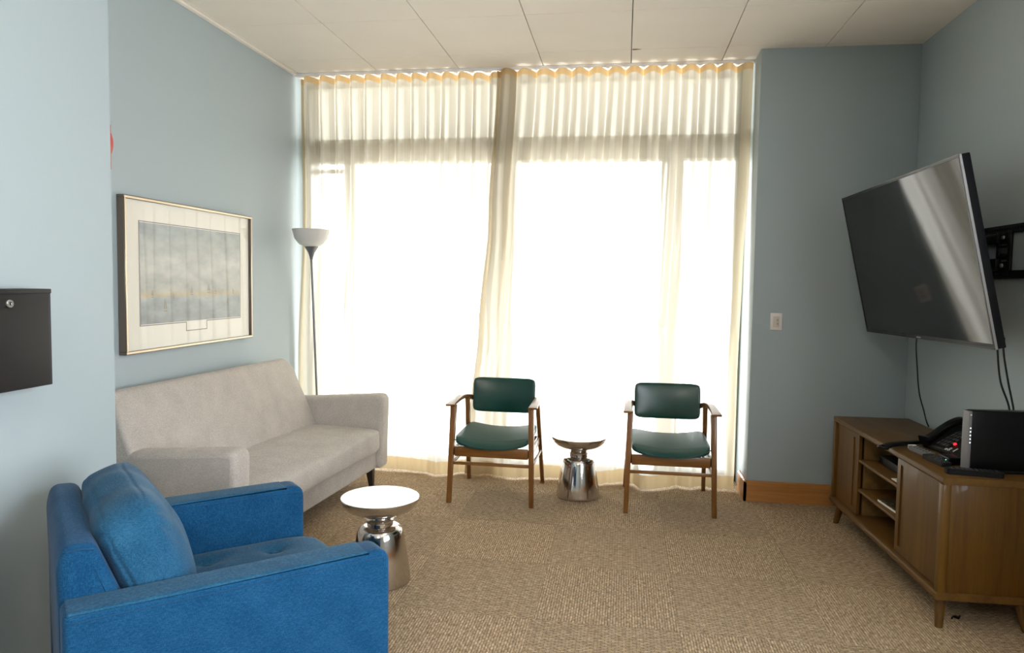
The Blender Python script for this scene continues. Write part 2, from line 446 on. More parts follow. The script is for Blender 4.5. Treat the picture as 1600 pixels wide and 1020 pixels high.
def seascape():
    """generic pale print: hazy sky, ochre shoreline, grey water with ripples"""
    m = bpy.data.materials.new('pale_seascape_print'); m.use_nodes = True
    nt = m.node_tree; b = nt.nodes['Principled BSDF']; L = nt.links.new; N = nt.nodes.new
    tc = N('ShaderNodeTexCoord'); sp = N('ShaderNodeSeparateXYZ'); L(tc.outputs['Object'], sp.inputs[0])
    mr = N('ShaderNodeMapRange'); mr.inputs['From Min'].default_value = -.28; mr.inputs['From Max'].default_value = .28
    L(sp.outputs[2], mr.inputs['Value'])
    rp = N('ShaderNodeValToRGB'); cr = rp.color_ramp
    cr.elements[0].position = 0; cr.elements[0].color = (.26, .27, .27, 1)
    cr.elements[1].position = 1; cr.elements[1].color = (.33, .36, .36, 1)
    for p, c in ((.20, (.32, .34, .34)), (.285, (.36, .38, .38)), (.31, (.46, .38, .26)), (.335, (.45, .39, .28)), (.37, (.44, .43, .39)), (.65, (.50, .49, .46))):
        e = cr.elements.new(p); e.color = (*c, 1)
    nz = N('ShaderNodeTexNoise'); nz.inputs['Scale'].default_value = 8; nz.inputs['Detail'].default_value = 6
    mp = N('ShaderNodeMapping'); mp.inputs['Scale'].default_value = (1, 1, 2.2); L(tc.outputs['Object'], mp.inputs['Vector']); L(mp.outputs[0], nz.inputs['Vector'])
    ad = N('ShaderNodeMath'); ad.operation = 'MULTIPLY_ADD'; ad.inputs[1].default_value = .05; L(nz.outputs['Fac'], ad.inputs[0])
    s2 = N('ShaderNodeMath'); s2.operation = 'SUBTRACT'; s2.inputs[1].default_value = .025; L(mr.outputs[0], s2.inputs[0]); L(s2.outputs[0], ad.inputs[2])
    L(ad.outputs[0], rp.inputs['Fac'])
    r2 = N('ShaderNodeValToRGB'); r2.color_ramp.elements[0].position = .3; r2.color_ramp.elements[1].position = .7
    r2.color_ramp.elements[0].color = (.78, .78, .78, 1); r2.color_ramp.elements[1].color = (1.12, 1.1, 1.08, 1)
    L(nz.outputs['Fac'], r2.inputs['Fac'])
    mx = N('ShaderNodeMix'); mx.data_type = 'RGBA'; mx.blend_type = 'MULTIPLY'; mx.inputs['Factor'].default_value = 1
    L(rp.outputs['Color'], mx.inputs['A']); L(r2.outputs['Color'], mx.inputs['B']); L(mx.outputs['Result'], b.inputs['Base Color'])
    b.inputs['Roughness'].default_value = .9
    return m
M_print = seascape()

# ------------------------------------------------------------------ room data
XL, XN, YN = -2.476, -1.95, 2.535      # recessed left wall, nearer left wall, where it ends
XC, YC, XR = .84, 4.95, 1.807          # column edge, far wall face, right wall
H, YG, YB = 2.955, 5.45, -3.6          # ceiling, window plane, wall behind
def st(name, bm, m, parent=None, **k):
    o = obj(name, bm, m, parent, **k)
    if parent is None: o['kind'] = 'structure'
    return o
TH = .12
bm = new_bm(); box(bm, (XN - .8, YB - .2, -.1), (XR + .3, YG + .2, 0)); st('floor', bm, M_carpet, smooth=False)
bm = new_bm(); box(bm, (XL - TH, YN, 0), (XL, YG + .1, H + .1)); st('wall_left', bm, M_wall, smooth=False)
bm = new_bm(); box(bm, (XN - .5, YB, 0), (XN, YN, H + .1)); box(bm, (XL, YN - .12, 0), (XN - .5, YN, H + .1)); st('wall_left_near', bm, M_wall, smooth=False)
bm = new_bm(); box(bm, (XC, YC, 0), (XR, YG + .1, H + .1), .004, 2); st('wall_back', bm, M_wall)
# right wall with a window opening behind the camera
WY0, WY1, WZ0, WZ1 = -.6, 1.7, .7, 2.5
bm = new_bm()
for lo, hi in (((XR, WY1, 0), (XR + TH, YG + .1, H + .1)), ((XR, YB, 0), (XR + TH, WY0, H + .1)), ((XR, WY0, 0), (XR + TH, WY1, WZ0)), ((XR, WY0, WZ1), (XR + TH, WY1, H + .1))): box(bm, lo, hi)
st('wall_right', bm, M_wall, smooth=False)
bm = new_bm(); box(bm, (XN - .5, YB - TH, 0), (XR + TH, YB, H + .1)); st('wall_front', bm, M_wall, smooth=False)

# ceiling: panels with open joints over a dark void
GX, GS, GY, GT = -1.818, .61, 4.192, .686
bm = new_bm()
xs = [GX + k * GS for k in range(-2, 8)]; ys = [GY + k * GT for k in range(-13, 3)]
for i in range(len(xs) - 1):
    for j in range(len(ys) - 1):
        x0, x1, y0, y1 = max(xs[i] + .0025, XL), min(xs[i + 1] - .0025, XR + .05), ys[j] + .0017, min(ys[j + 1] - .0017, YG)
        if x1 - x0 < .01 or y1 < YB: continue
        box(bm, (x0, y0, H), (x1, y1, H + .02), .0012, 1)
ceil = st('ceiling', bm, M_ceil, angle=20)
bm = new_bm(); box(bm, (XL - TH, YB - TH, H + .02), (XR + TH, YG + .1, H + .1)); o = obj('joint_backing', bm, M_gap, ceil, smooth=False); o['kind'] = 'structure'
# chipped panel corner beside a joint
bm = new_bm()
cx, cy = GX + 3 * GS, GY + GT
prism(bm, [(cx + .003, cy - .001), (cx + .014, cy + .010), (cx + .05, cy + .004), (cx + .062, cy - .001), (cx + .03, cy - .012), (cx + .01, cy - .012)], 'z', H - .0015, H + .001)
o = obj('chipped_corner', bm, M_stain, ceil); o['kind'] = 'structure'
bm = new_bm(); box(bm, (XL, YN, H - .012), (XL + .03, YG, H), .003); st('trim_1', bm, M_ceil)
bm = new_bm(); box(bm, (XN, YB, H - .012), (XN + .03, YN, H), .003); st('trim_4', bm, M_ceil)
# baseboards
bm = new_bm()
prism(bm, [(YC - .018, 0), (YC, 0), (YC, .137), (YC - .010, .137), (YC - .018, .129)], 'x', XC - .018, XR)
st('baseboard_back', bm, M_base)
bm = new_bm()
prism(bm, [(XC - .018, 0), (XC, 0), (XC, .137), (XC - .010, .137), (XC - .018, .129)], 'y', YC - .018, YC + .26)
MB2 = wood('oak_baseboard_return', (.36, .145, .035), (.50, .22, .065), 10, 'y', .4, .2)
st('baseboard_return', bm, MB2)
bm = new_bm(); box(bm, (XR - .018, YB, 0), (XR, YC - .018, .137), .003); st('baseboard_right', bm, MB2)

# window wall behind the curtains: frame members and panes
bm = new_bm()
D0, D1 = YG - .04, YG + .06
def mem(x0, x1, z0, z1, d0=D0, d1=D1): box(bm, (x0, d0, z0), (x1, d1, z1), .004, 1)
mem(XL, -2.40, 0, H); mem(.78, XC, 0, H); mem(XL, XC, 0, .06); mem(XL, XC, 2.90, H)
mem(XL, XC, 2.335, 2.505, D0 - .03, D1)                    # transom
mem(-.91, -.825, 0, H)                                     # centre mullion
mem(-2.165, -2.085, .06, 2.335)                            # side light jamb
mem(.255, .405, .06, 2.335)                                # door jamb
mem(-2.40, -2.165, 2.26, 2.29, YG, YG + .03)
win = st('window_1', bm, M_framewin)
bm = new_bm()
for x0, x1, z0, z1 in ((-2.40, -2.165, .06, 2.335), (-2.085, -.91, .06, 2.335), (-.825, .255, .06, 2.335), (.405, .78, .06, 2.335), (-2.40, -.91, 2.505, 2.90), (-.825, .78, 2.505, 2.90)):
    v = [bm.verts.new(p) for p in ((x0, YG, z0), (x1, YG, z0), (x1, YG, z1), (x0, YG, z1))]; bm.faces.new(v)
o = obj('window_pane', bm, M_glass, win, smooth='raw'); o['kind'] = 'structure'
bm = new_bm()
def mem2(y0, y1, z0, z1): box(bm, (XR + .02, y0, z0), (XR + .1, y1, z1), .004, 1)
mem2(WY0, WY0 + .06, WZ0, WZ1); mem2(WY1 - .06, WY1, WZ0, WZ1); mem2(WY0, WY1, WZ0, WZ0 + .06); mem2(WY0, WY1, WZ1 - .06, WZ1); mem2(.52, .58, WZ0, WZ1)
w2 = st('window_2', bm, M_framewin)
bm = new_bm(); v = [bm.verts.new(p) for p in ((XR + .06, WY0, WZ0), (XR + .06, WY1, WZ0), (XR + .06, WY1, WZ1), (XR + .06, WY0, WZ1))]; bm.faces.new(v)
o = obj('window_pane', bm, M_glass, w2, smooth='raw'); o['kind'] = 'structure'
# unseen slab added outside to dim the light through the upper panes
bm = new_bm(); box(bm, (-7, YG + .12, 2.98), (6, 8.3, 3.12)); st('unseen_shade_slab', bm, mat('shade_slab_grey', (.38, .365, .34), .9), smooth=False)
# curtain track
bm = new_bm(); box(bm, (XL, 5.18, H - .02), (XC, 5.23, H), .004, 1); box(bm, (XL, 5.17, H - .008), (XC, 5.24, H), .002, 1)
st('trim_2', bm, M_track)
# ------------------------------------------------------------------ curtains
def interp(tab, x):
    if x <= tab[0][0]: return tab[0][1]
    for (a, va), (b, vb) in zip(tab, tab[1:]):
        if x <= b:
            t = (x - a) / (b - a); t = t * t * (3 - 2 * t); return va + (vb - va) * t
    return tab[-1][1]
BOT = [(-2.46, 5.20), (-2.2, 5.15), (-1.99, 5.19), (-1.8, 5.165), (-1.62, 5.165), (-1.45, 5.15), (-1.33, 5.085), (-1.25, 5.12), (-1.17, 5.19), (-1.06, 5.185), (-.95, 5.24), (-.86, 5.20), (-.76, 5.15), (-.66, 5.175), (-.56, 5.185), (-.45, 5.20),
       (-.30, 5.15), (-.17, 5.09), (-.07, 5.15), (.03, 5.19), (.09, 5.16), (.155, 5.03), (.24, 5.05), (.32, 5.10), (.40, 5.17), (.48, 5.13), (.585, 5.19), (.66, 5.14), (.76, 5.15), (.9, 5.19)]
ZT, ZH0, ZB, ZHEM = 2.930, 2.886, .012, .105
def curtain(name, label, le, re, n_pleat, yoff, seed, lstrip, rstrip):
    """le/re: [(z, x)] edge tables; builds panel, heading, hem and side hems"""
    le = sorted(le); re = sorted(re)
    root = thing(name, label, 'curtain', ((interp(le, 0) + interp(re, 0)) / 2, 5.2, 0), 0, 'sheer curtains')
    NU = n_pleat * 18
    zs = [ZB + (ZHEM - ZB) * k / 4 for k in range(4)] + [ZHEM + (ZH0 - ZHEM) * k / 56 for k in range(56)] + [ZH0 + (ZT - ZH0) * k / 3 for k in range(4)]
    def P(i, z):
        u = i / NU; s = (ZT - z) / ZT            # 0 top .. 1 bottom
        x = interp(le, z) * (1 - u) + interp(re, z) * u
        ph = 2 * PI * u * n_pleat + .9 * noise.noise(Vector((u * 5, seed, 0)))
        top = math.sin(ph) * .050 * max(0, 1 - s * 1.15) ** .7
        mid = .030 * noise.noise(Vector((u * n_pleat * .55, seed + 3.3, s * 1.2))) + .016 * math.sin(ph + 1.2 * noise.noise(Vector((u * 4, seed, s * 2))))
        w = s * s * (3 - 2 * s)
        yb = interp(BOT, x) + .004 * math.sin(ph * 2)
        yt = 5.205 + top
        env = 1 - abs(2 * min(max(s, 0), 1) - 1) ** 3
        sep = (.035 if yoff > 0 else -.035) * math.exp(-((x + .93) / .22) ** 4)
        y = yt * (1 - w) + yb * w + mid * env + sep + .02 * s
        lim = 5.02 + .125 * min(1, max(0, (z - .06) / .22)) if z < 1.1 else 0      # cloth rests behind the chair backs
        if y + yoff < lim: y = lim - yoff
        x += .010 * math.cos(ph) * (1 - s) + .006 * noise.noise(Vector((u * 30, s * 3, seed)))
        x = min(max(x, XL + .012), XC - .012)
        dz = .012 * noise.noise(Vector((u * 9, seed + 8, 1))) if z < ZHEM + .001 else 0
        if z < ZB + .001: dz = max(dz * .6, -.006)
        return Vector((x, y + yoff, z + dz)) - root.location
    def piece(nm, m, i0, i1, z0, z1, push=0):
        b = new_bm(); rows = [z for z in zs if z0 - 1e-5 <= z <= z1 + 1e-5]
        g = [[b.verts.new(P(i, z) + Vector((0, push, 0))) for i in range(i0, i1 + 1)] for z in rows]
        for r in range(len(rows) - 1):
            for i in range(i1 - i0):
                b.faces.new((g[r][i], g[r][i + 1], g[r + 1][i + 1], g[r + 1][i]))
        o = obj(nm, b, m, root, angle=180); return o
    a, c = lstrip, NU - rstrip
    piece('fabric_panel', M_sheer, a, c, ZHEM, ZH0)
    piece('heading_tape', M_head, 0, NU, ZH0, ZT)
    piece('bottom_hem', M_hem, 0, NU, ZB, ZHEM)
    if lstrip: piece('side_hem', M_side, 0, a, ZHEM, ZH0)
    if rstrip: piece('side_hem', M_side, c, NU, ZHEM, ZH0)
    return root
curtain('sheer_curtain', 'cream sheer curtain panel hanging behind floor lamp and sofa end', [(0, -2.45), (.8, -2.462), (2.0, -2.425), (2.9, -2.44)], [(0, -.865), (1.1, -.838), (2.9, -.80)], 14, .002, 1.7, 8, 7)
curtain('sheer_curtain', 'cream sheer curtain panel beside the blue-grey column, behind second green chair', [(0, -1.13), (.39, -1.10), (1.1, -1.04), (1.9, -.985), (2.9, -.935)], [(0, .79), (.8, .785), (1.5, .80), (2.3, .822), (2.9, .826)], 14, -.016, 5.2, 6, 8)

# ------------------------------------------------------------------ framed print
PY0, PY1, PZ0, PZ1 = 3.251, 4.495, 1.039, 1.836
pc = (XL, (PY0 + PY1) / 2, (PZ0 + PZ1) / 2)
pic = thing('framed_picture', 'bronze-framed pale seascape print with wide cream mat on left wall', 'picture', pc)
hy, hz = (PY1 - PY0) / 2, (PZ1 - PZ0) / 2
def ring(bm, a0, b0, a1, b1, x0, x1):
    """rectangular ring between outer half sizes a0,b0 and inner a1,b1"""
    for lo, hi in (((x0, -a0, b1), (x1, a0, b0)), ((x0, -a0, -b0), (x1, a0, -b1)), ((x0, -a0, -b1), (x1, -a1, b1)), ((x0, a1, -b1), (x1, a0, b1))): box(bm, lo, hi, .0015, 1)
bm = new_bm(); ring(bm, hy, hz, hy - .016, hz - .016, 0.001, .04); obj('frame', bm, M_frame, pic)
bm = new_bm(); ring(bm, hy - .004, hz - .004, hy - .016, hz - .016, .04, .043); obj('frame_lip', bm, M_gold, pic)
bm = new_bm(); box(bm, (.002, -hy + .016, -hz + .016), (.022, hy - .016, hz - .016)); obj('mat_board', bm, M_mat, pic, smooth=False)
ay0, ay1, az0, az1 = -hy + .14, hy - .13, -hz + .145, hz - .125
# art area and its rule line with a title notch below
bm = new_bm(); box(bm, (.022, ay0, az0), (.0235, ay1, az1)); art = obj('art_print', bm, M_print, pic, smooth=False)
bm = new_bm()
nl, nr, nd = -.09, .115, .055
line = [(ay0 - .006, az1 + .006), (ay1 + .006, az1 + .006), (ay1 + .006, az0 - .006), (nr, az0 - .006), (nr, az0 - nd), (nl, az0 - nd), (nl, az0 - .006), (ay0 - .006, az0 - .006)]
for i in range(len(line)):
    (a, b_), (c, d) = line[i], line[(i + 1) % len(line)]
    t = .0022
    box(bm, (.0225, min(a, c) - t, min(b_, d) - t), (.0236, max(a, c) + t, max(b_, d) + t))
obj('rule_line', bm, M_line, pic, smooth=False)
M_boat = mat('faint_boats', (.26, .235, .20), .9)
def boat(y, z, s):
    bm = new_bm()
    for poly in ([(y, z), (y + .05 * s, z), (y + .04 * s, z - .010 * s), (y + .01 * s, z - .010 * s)], [(y + .022 * s, z + .004), (y + .022 * s, z + .085 * s), (y + .003 * s, z + .008)], [(y + .026 * s, z + .004), (y + .026 * s, z + .075 * s), (y + .046 * s, z + .008)]):
        prism(bm, poly, 'x', .0236, .0240)
    obj('boat', bm, M_boat, art, smooth=False)
for y, z, s in ((-.30, -.185, .8), (-.22, -.13, .5), (-.05, -.10, .6), (.12, -.09, .7), (.20, -.10, .45), (.33, -.17, .6), (-.40, -.11, .5), (.40, -.10, .4)): boat(y, z, s)
bm = new_bm(); bm.faces.new([bm.verts.new(p) for p in ((.031, -hy + .016, -hz + .016), (.031, hy - .016, -hz + .016), (.031, hy - .016, hz - .016), (.031, -hy + .016, hz - .016))]); obj('glass_pane', bm, M_picglass, pic, smooth='raw')

# ------------------------------------------------------------------ red fire alarm on left wall
al = thing('fire_alarm', 'red fire alarm on left wall, mostly hidden behind the nearer wall edge', 'fire alarm', (XL, 3.11, 2.055))
bm = new_bm(); box(bm, (0, -.10, -.11), (.018, .092, .105), .004); obj('back_plate', bm, M_red, al)
bm = new_bm(); lathe(bm, [(.092, 0), (.092, .012), (.085, .028), (.06, .045), (.02, .055), (0, .056)], 40, Matrix.Translation((.016, -.012, .010)) @ Matrix.Rotation(PI / 2, 4, 'Y')); obj('sounder_dome', bm, M_red, al)

# ------------------------------------------------------------------ black drop box on the near left wall
bxo = thing('wall_box', 'black metal lock box mounted on the near left wall above the blue armchair', 'lock box', (XN, 1.84, 1.232))
bm = new_bm(); box(bm, (0, -.275, -.157), (.097, .275, .144), .002)
obj('box_body', bm, M_purple, bxo)
bm = new_bm(); box(bm, (.0, -.2752, .1425), (.1, .2752, .157), .002); obj('lid', bm, M_boxm, bxo)
bm = new_bm(); box(bm, (.09, -.27, -.154), (.0995, .264, .1395), .002)
dr = obj('door', bm, M_boxdoor, bxo)
bm = new_bm(); lathe(bm, [(.0135, 0), (.0135, .006), (.0115, .009), (.006, .009), (.0055, .0075), (0, .0075)], 28, Matrix.Translation((.099, .106, .113)) @ Matrix.Rotation(PI / 2, 4, 'Y'))
lk = obj('lock', bm, M_chrome, dr)
bm = new_bm(); box(bm, (.1062, .1045, .108), (.1072, .1075, .118)); obj('key_slot', bm, M_black, dr, smooth=False)

# ------------------------------------------------------------------ wall switch
sw = thing('wall_switch', 'small cream switch plate on the blue-grey back wall', 'light switch', (.9925, YC, 1.2))
bm = new_bm(); box(bm, (-.0375, -.007, -.056), (.0375, 0, .056), .003); obj('plate', bm, M_plate, sw)
bm = new_bm(); box(bm, (-.019, -.010, -.035), (.019, -.004, .035), .002); rk = obj('rocker', bm, M_plate2, sw)
bm = new_bm(); box(bm, (.002, -.0125, .004), (.012, -.008, .018), .002); box(bm, (.002, -.0125, -.020), (.012, -.008, -.008), .002); obj('toggle', bm, mat('switch_toggle', (.40, .36, .30), .5), rk)

# ------------------------------------------------------------------ floor lamp
lamp = thing('floor_lamp', 'grey torchiere floor lamp with white bowl shade in the corner behind the sofa', 'floor lamp', (-2.184, 5.0, 0))
tilt = Vector((-.0405, 0, 1))
def lp(z): return Matrix.Translation((tilt.x * z, 0, z))
bm = new_bm(); lathe(bm, [(0, 0), (.105, 0), (.11, .008), (.105, .018), (.03, .026), (.012, .04), (0, .04)], 40); obj('base', bm, M_lampgrey, lamp)
bm = new_bm(); sweep(bm, [tilt * .02, tilt * .8, tilt * 1.62], circ(.0082, 14)); obj('pole', bm, M_lampgrey, lamp)
bm = new_bm(); lathe(bm, [(.0105, 0), (.012, .012), (.022, .045), (.046, .085), (.049, .092), (.030, .096), (0, .096)], 40, lp(1.575)); obj('socket_cone', bm, M_lampgrey, lamp)
bm = new_bm(); lathe(bm, [(.0, .0), (.045, .002), (.085, .022), (.115, .060), (.130, .110), (.134, .128), (.130, .128), (.126, .110), (.111, .063), (.082, .027), (.04, .008), (0, .006)], 48, lp(1.663)); obj('lamp_shade', bm, M_bowl, lamp)

# ------------------------------------------------------------------ sofa
sofa = thing('sofa', 'taupe upholstered sofa with tall reclined back along the left wall', 'sofa', (-2.404, 3.975, 0), math.radians(-3.6))
SL = .925                                          # half length
def arm_poly(): return rounded([(.02, .14), (.735, .135), (.75, .652), (.14, .603), (.03, .60)], [.02, .03, .06, .03, .02], 6)
for sgn, y0, y1 in ((1, SL - .132, SL), (-1, -SL, -SL + .132)):
    bm = new_bm(); soft_prism(bm, arm_poly(), 'y', y0, y1, .03); obj('arm', bm, M_sofa, sofa, angle=60)
IN = SL - .130
bm = new_bm()
soft_prism(bm, rounded([(.245, .30), (.27, .40), (.108, .84), (.075, .885), (.03, .885), (-.002, .84), (.012, .16), (.16, .16)], [.01, .02, .05, .03, .03, .04, .02, .02], 5), 'y', -SL + .004, IN, .02)
for v in bm.verts:                                 # slight inward rake of the back's ends towards the top
    k = max(0, (v.co.z - .60)) / .28
    if v.co.y > 0: v.co.y *= 1 - .13 * k * k
obj('backrest', bm, M_sofa, sofa, angle=60)
bm = new_bm(); prism(bm, rounded([(.06, .145), (.70, .14), (.705, .292), (.06, .30)], .012, 3), 'y', -IN, IN, .004, 2); obj('base_rail', bm, M_sofa, sofa)
def seat_fn(co, d):
    # droop of the front lower edge and soft wrinkles
    f = max(0, (co.x - .45) / .4)
    co.z += -.010 * f + .008 * f * math.cos(co.y * 3.2) * (1 if d.z < 0 else .3)
    if d.z > 0: co.z += .006 * noise.noise(Vector((co.x * 3, co.y * 16, 0))) * (.4 + .6 * max(0, math.sin(co.y * 2.2 + 2.2))) * (1 - abs(d.y) ** 4) + .006 * noise.noise(co * 4)
    return co
bm = new_bm(); softblock(bm, (.20, -IN + .004, .285), (.768, IN - .004, .435), (36, 36, 36), 9, (.012, 0, .016), seat_fn); obj('seat_cushion', bm, M_sofa, sofa, angle=180)
for x, y in ((.655, SL - .13), (.655, -SL + .13), (.10, SL - .13), (.10, -SL + .13)):
    bm = new_bm(); taper(bm, (x + (.012 if x > .5 else 0), y, 0), (x, y, .145), (.014, .014), (.026, .026), .003); obj('leg', bm, M_dark, sofa)

# ------------------------------------------------------------------ blue armchair
ARZ = math.radians(43.16)
ad = Vector((math.cos(ARZ), math.sin(ARZ), 0)); alv = Vector((-ad.y, ad.x, 0))
A0 = Vector((-.687, 2.043, 0)) + ad * .018
W, DEP = .90, .842
aroot = A0 - ad * DEP / 2 + alv * W / 2
ac = thing('upholstered_armchair', 'blue tweed armchair with loose back cushion in the lower left foreground', 'armchair', tuple(aroot), ARZ)
hx, hw, TA = DEP / 2, W / 2, .112
for s in (-1, 1):
    bm = new_bm()
    y0, y1 = (-hw, -hw + TA) if s < 0 else (hw - TA, hw)
    soft_prism(bm, rounded([(-hx, .13), (hx, .13), (hx, .630), (-hx, .630)], [.022, .022, .045, .022], 6), 'y', y0, y1, .018)
    a = obj('arm', bm, M_blue, ac, angle=60)
    # top boxing strip with its seam
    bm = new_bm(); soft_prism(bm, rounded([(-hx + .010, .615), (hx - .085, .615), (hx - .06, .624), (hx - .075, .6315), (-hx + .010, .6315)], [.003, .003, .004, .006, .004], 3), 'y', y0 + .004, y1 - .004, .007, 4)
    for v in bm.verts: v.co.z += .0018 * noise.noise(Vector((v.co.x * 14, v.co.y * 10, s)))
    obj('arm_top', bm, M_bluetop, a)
    bm = new_bm()
    for yy in (y0 - .0006, y1 + .0006): tube(bm, [(-hx + .02, yy, .610), (0, yy, .6105), (hx - .055, yy, .610), (hx - .025, yy, .599)], .0015, 6, 6)
    obj('seam', bm, M_seam, a)
iw = hw - TA
bm = new_bm()
soft_prism(bm, rounded([(-hx + .004, .14), (-hx + .30, .14), (-hx + .21, .44), (-hx + .135, .62), (-hx + .098, .715), (-hx + .080, .758), (-hx + .008, .762), (-hx - .006, .70)], [.02, .03, .04, .06, .04, .035, .03, .02], 6), 'y', -iw - .004, iw + .004, .026)
bk = obj('backrest', bm, M_blue, ac, angle=60)
bm = new_bm(); tube(bm, [(-hx + .016, -iw - .004, .748), (-hx + .045, -iw - .006, .751), (-hx + .078, -iw - .004, .745)], .0022, 6, 6); tube(bm, [(-hx + .012, 0, .7625), (-hx + .012, .1, .7625)], .0012, 6, 2) if False else None; obj('seam', bm, M_seam, bk)
bm = new_bm(); box(bm, (-hx + .02, -iw - .002, .14), (hx - .035, iw + .002, .30), .012, 3); obj('base_rail', bm, M_blue, ac)
BUT = [(hx - .16, .2), (hx - .16, -.2), (hx - .385, .2), (hx - .385, -.2), (hx - .16, 0), (hx - .385, 0)]
def aseat(co, d):
    if d.z > 0:
        for bx, by in BUT:
            r2 = (co.x - bx) ** 2 + (co.y - by) ** 2
            co.z -= .020 * math.exp(-r2 / .0011) + .010 * math.exp(-r2 / .006)
            # pulled creases between tufts
        co.z += .003 * noise.noise(co * 9)
    return co
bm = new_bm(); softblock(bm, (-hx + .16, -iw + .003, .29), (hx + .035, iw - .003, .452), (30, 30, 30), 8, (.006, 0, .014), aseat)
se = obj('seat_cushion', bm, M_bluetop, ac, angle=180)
for bx, by in BUT:
    bm = new_bm(); lathe(bm, [(0, 0), (.011, .0), (.010, .004), (0, .007)], 14, Matrix.Translation((bx, by, .436))); obj('tuft_button', bm, M_bluetop, se)
# loose back cushion leaning on the backrest, slumped and creased
PM = Matrix.Translation((-hx + .213, -.002, .632)) @ Matrix.Rotation(math.radians(-19), 4, 'Y')
PT, PH = .085, .195                                # half thickness, half height
def pil(co, d):
    n1 = noise.noise(co * 6); n2 = noise.noise(co * 15 + Vector((3, 1, 0)))
    x, y, z = co
    # slumped upper edge and corner ears
    ear = max(0, abs(d.y) - .75) * max(0, d.z - .6)
    x += .012 * n1; z += .010 * noise.noise(Vector((x * 4, y * 7, 3))) + .05 * ear
    if d.z > .4: z -= .016 * (1 - d.y ** 2) * d.z
    # creases fanning out of the upper corners over the front and end
    for sy in (-1, 1):
        q = Vector((0, y - sy * iw, z - PH)); r_ = q.length; a_ = math.atan2(q.z, q.y * -sy)
        x += .0060 * math.sin(a_ * 13 + 2 * n1) * math.exp(-r_ / .11) * (1 if d.x > 0 else -.6)
        y += sy * .004 * math.sin(z * 70 + 3 * n1) * max(0, abs(d.y) - .8) * 3
    # shallow seam grooves where the boxing meets the faces
    for fx in (-.62, .62):
        g_ = math.exp(-((d.x - fx) / .07) ** 2) * max(0, max(abs(d.y), abs(d.z)) - .85) / .15
        y -= math.copysign(.005, d.y) * g_ * (abs(d.y) > .85); z -= math.copysign(.005, d.z) * g_ * (abs(d.z) > .85)
    return PM @ Vector((x, y, z + .0015 * n2))
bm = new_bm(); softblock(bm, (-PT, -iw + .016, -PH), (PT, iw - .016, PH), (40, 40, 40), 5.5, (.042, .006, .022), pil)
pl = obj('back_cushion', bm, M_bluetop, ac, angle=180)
for x, y in ((hx - .08, hw - .08), (hx - .08, -hw + .08), (-hx + .08, hw - .08), (-hx + .08, -hw + .08)):
    bm = new_bm(); taper(bm, (x, y, 0), (x, y, .14), (.014, .014), (.024, .024), .003); obj('leg', bm, M_dark, ac)

# ------------------------------------------------------------------ drum side tables
def side_table(label, loc):
    t = thing('side_table', label, 'side table', loc, 0, 'polished metal side tables')
    bm = new_bm(); lathe(bm, [(0, 0), (.138, 0), (.1445, .004), (.146, .012), (.1445, .02), (.142, .05), (.126, .15), (.112, .222), (.108, .24), (.102, .256), (.090, .268), (.074, .274), (0, .275)], 64); obj('drum_base', bm, M_alu, t)
    bm = new_bm(); lathe(bm, [(.062, .272), (.060, .288), (.064, .292), (.064, .300), (.058, .304), (.055, .314), (.062, .320), (.062, .335)], 48); obj('neck', bm, M_alu, t)
    bm = new_bm(); lathe(bm, [(0, .322), (.07, .325), (.118, .337), (.157, .357), (.177, .381), (.1838, .398), (.185, .4065), (.183, .4085)], 72, caps=False)
    o = obj('dish', bm, M_alu, t, smooth=True)
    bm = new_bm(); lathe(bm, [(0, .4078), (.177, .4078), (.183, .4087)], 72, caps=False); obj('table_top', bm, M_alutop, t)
    return t
st1 = side_table('polished metal side table with white-lit top beside the blue armchair', (-1.118, 3.25, 0))
dup(st1, (-.272, 4.82, 0), 0, 'polished metal side table standing between the two green chairs')

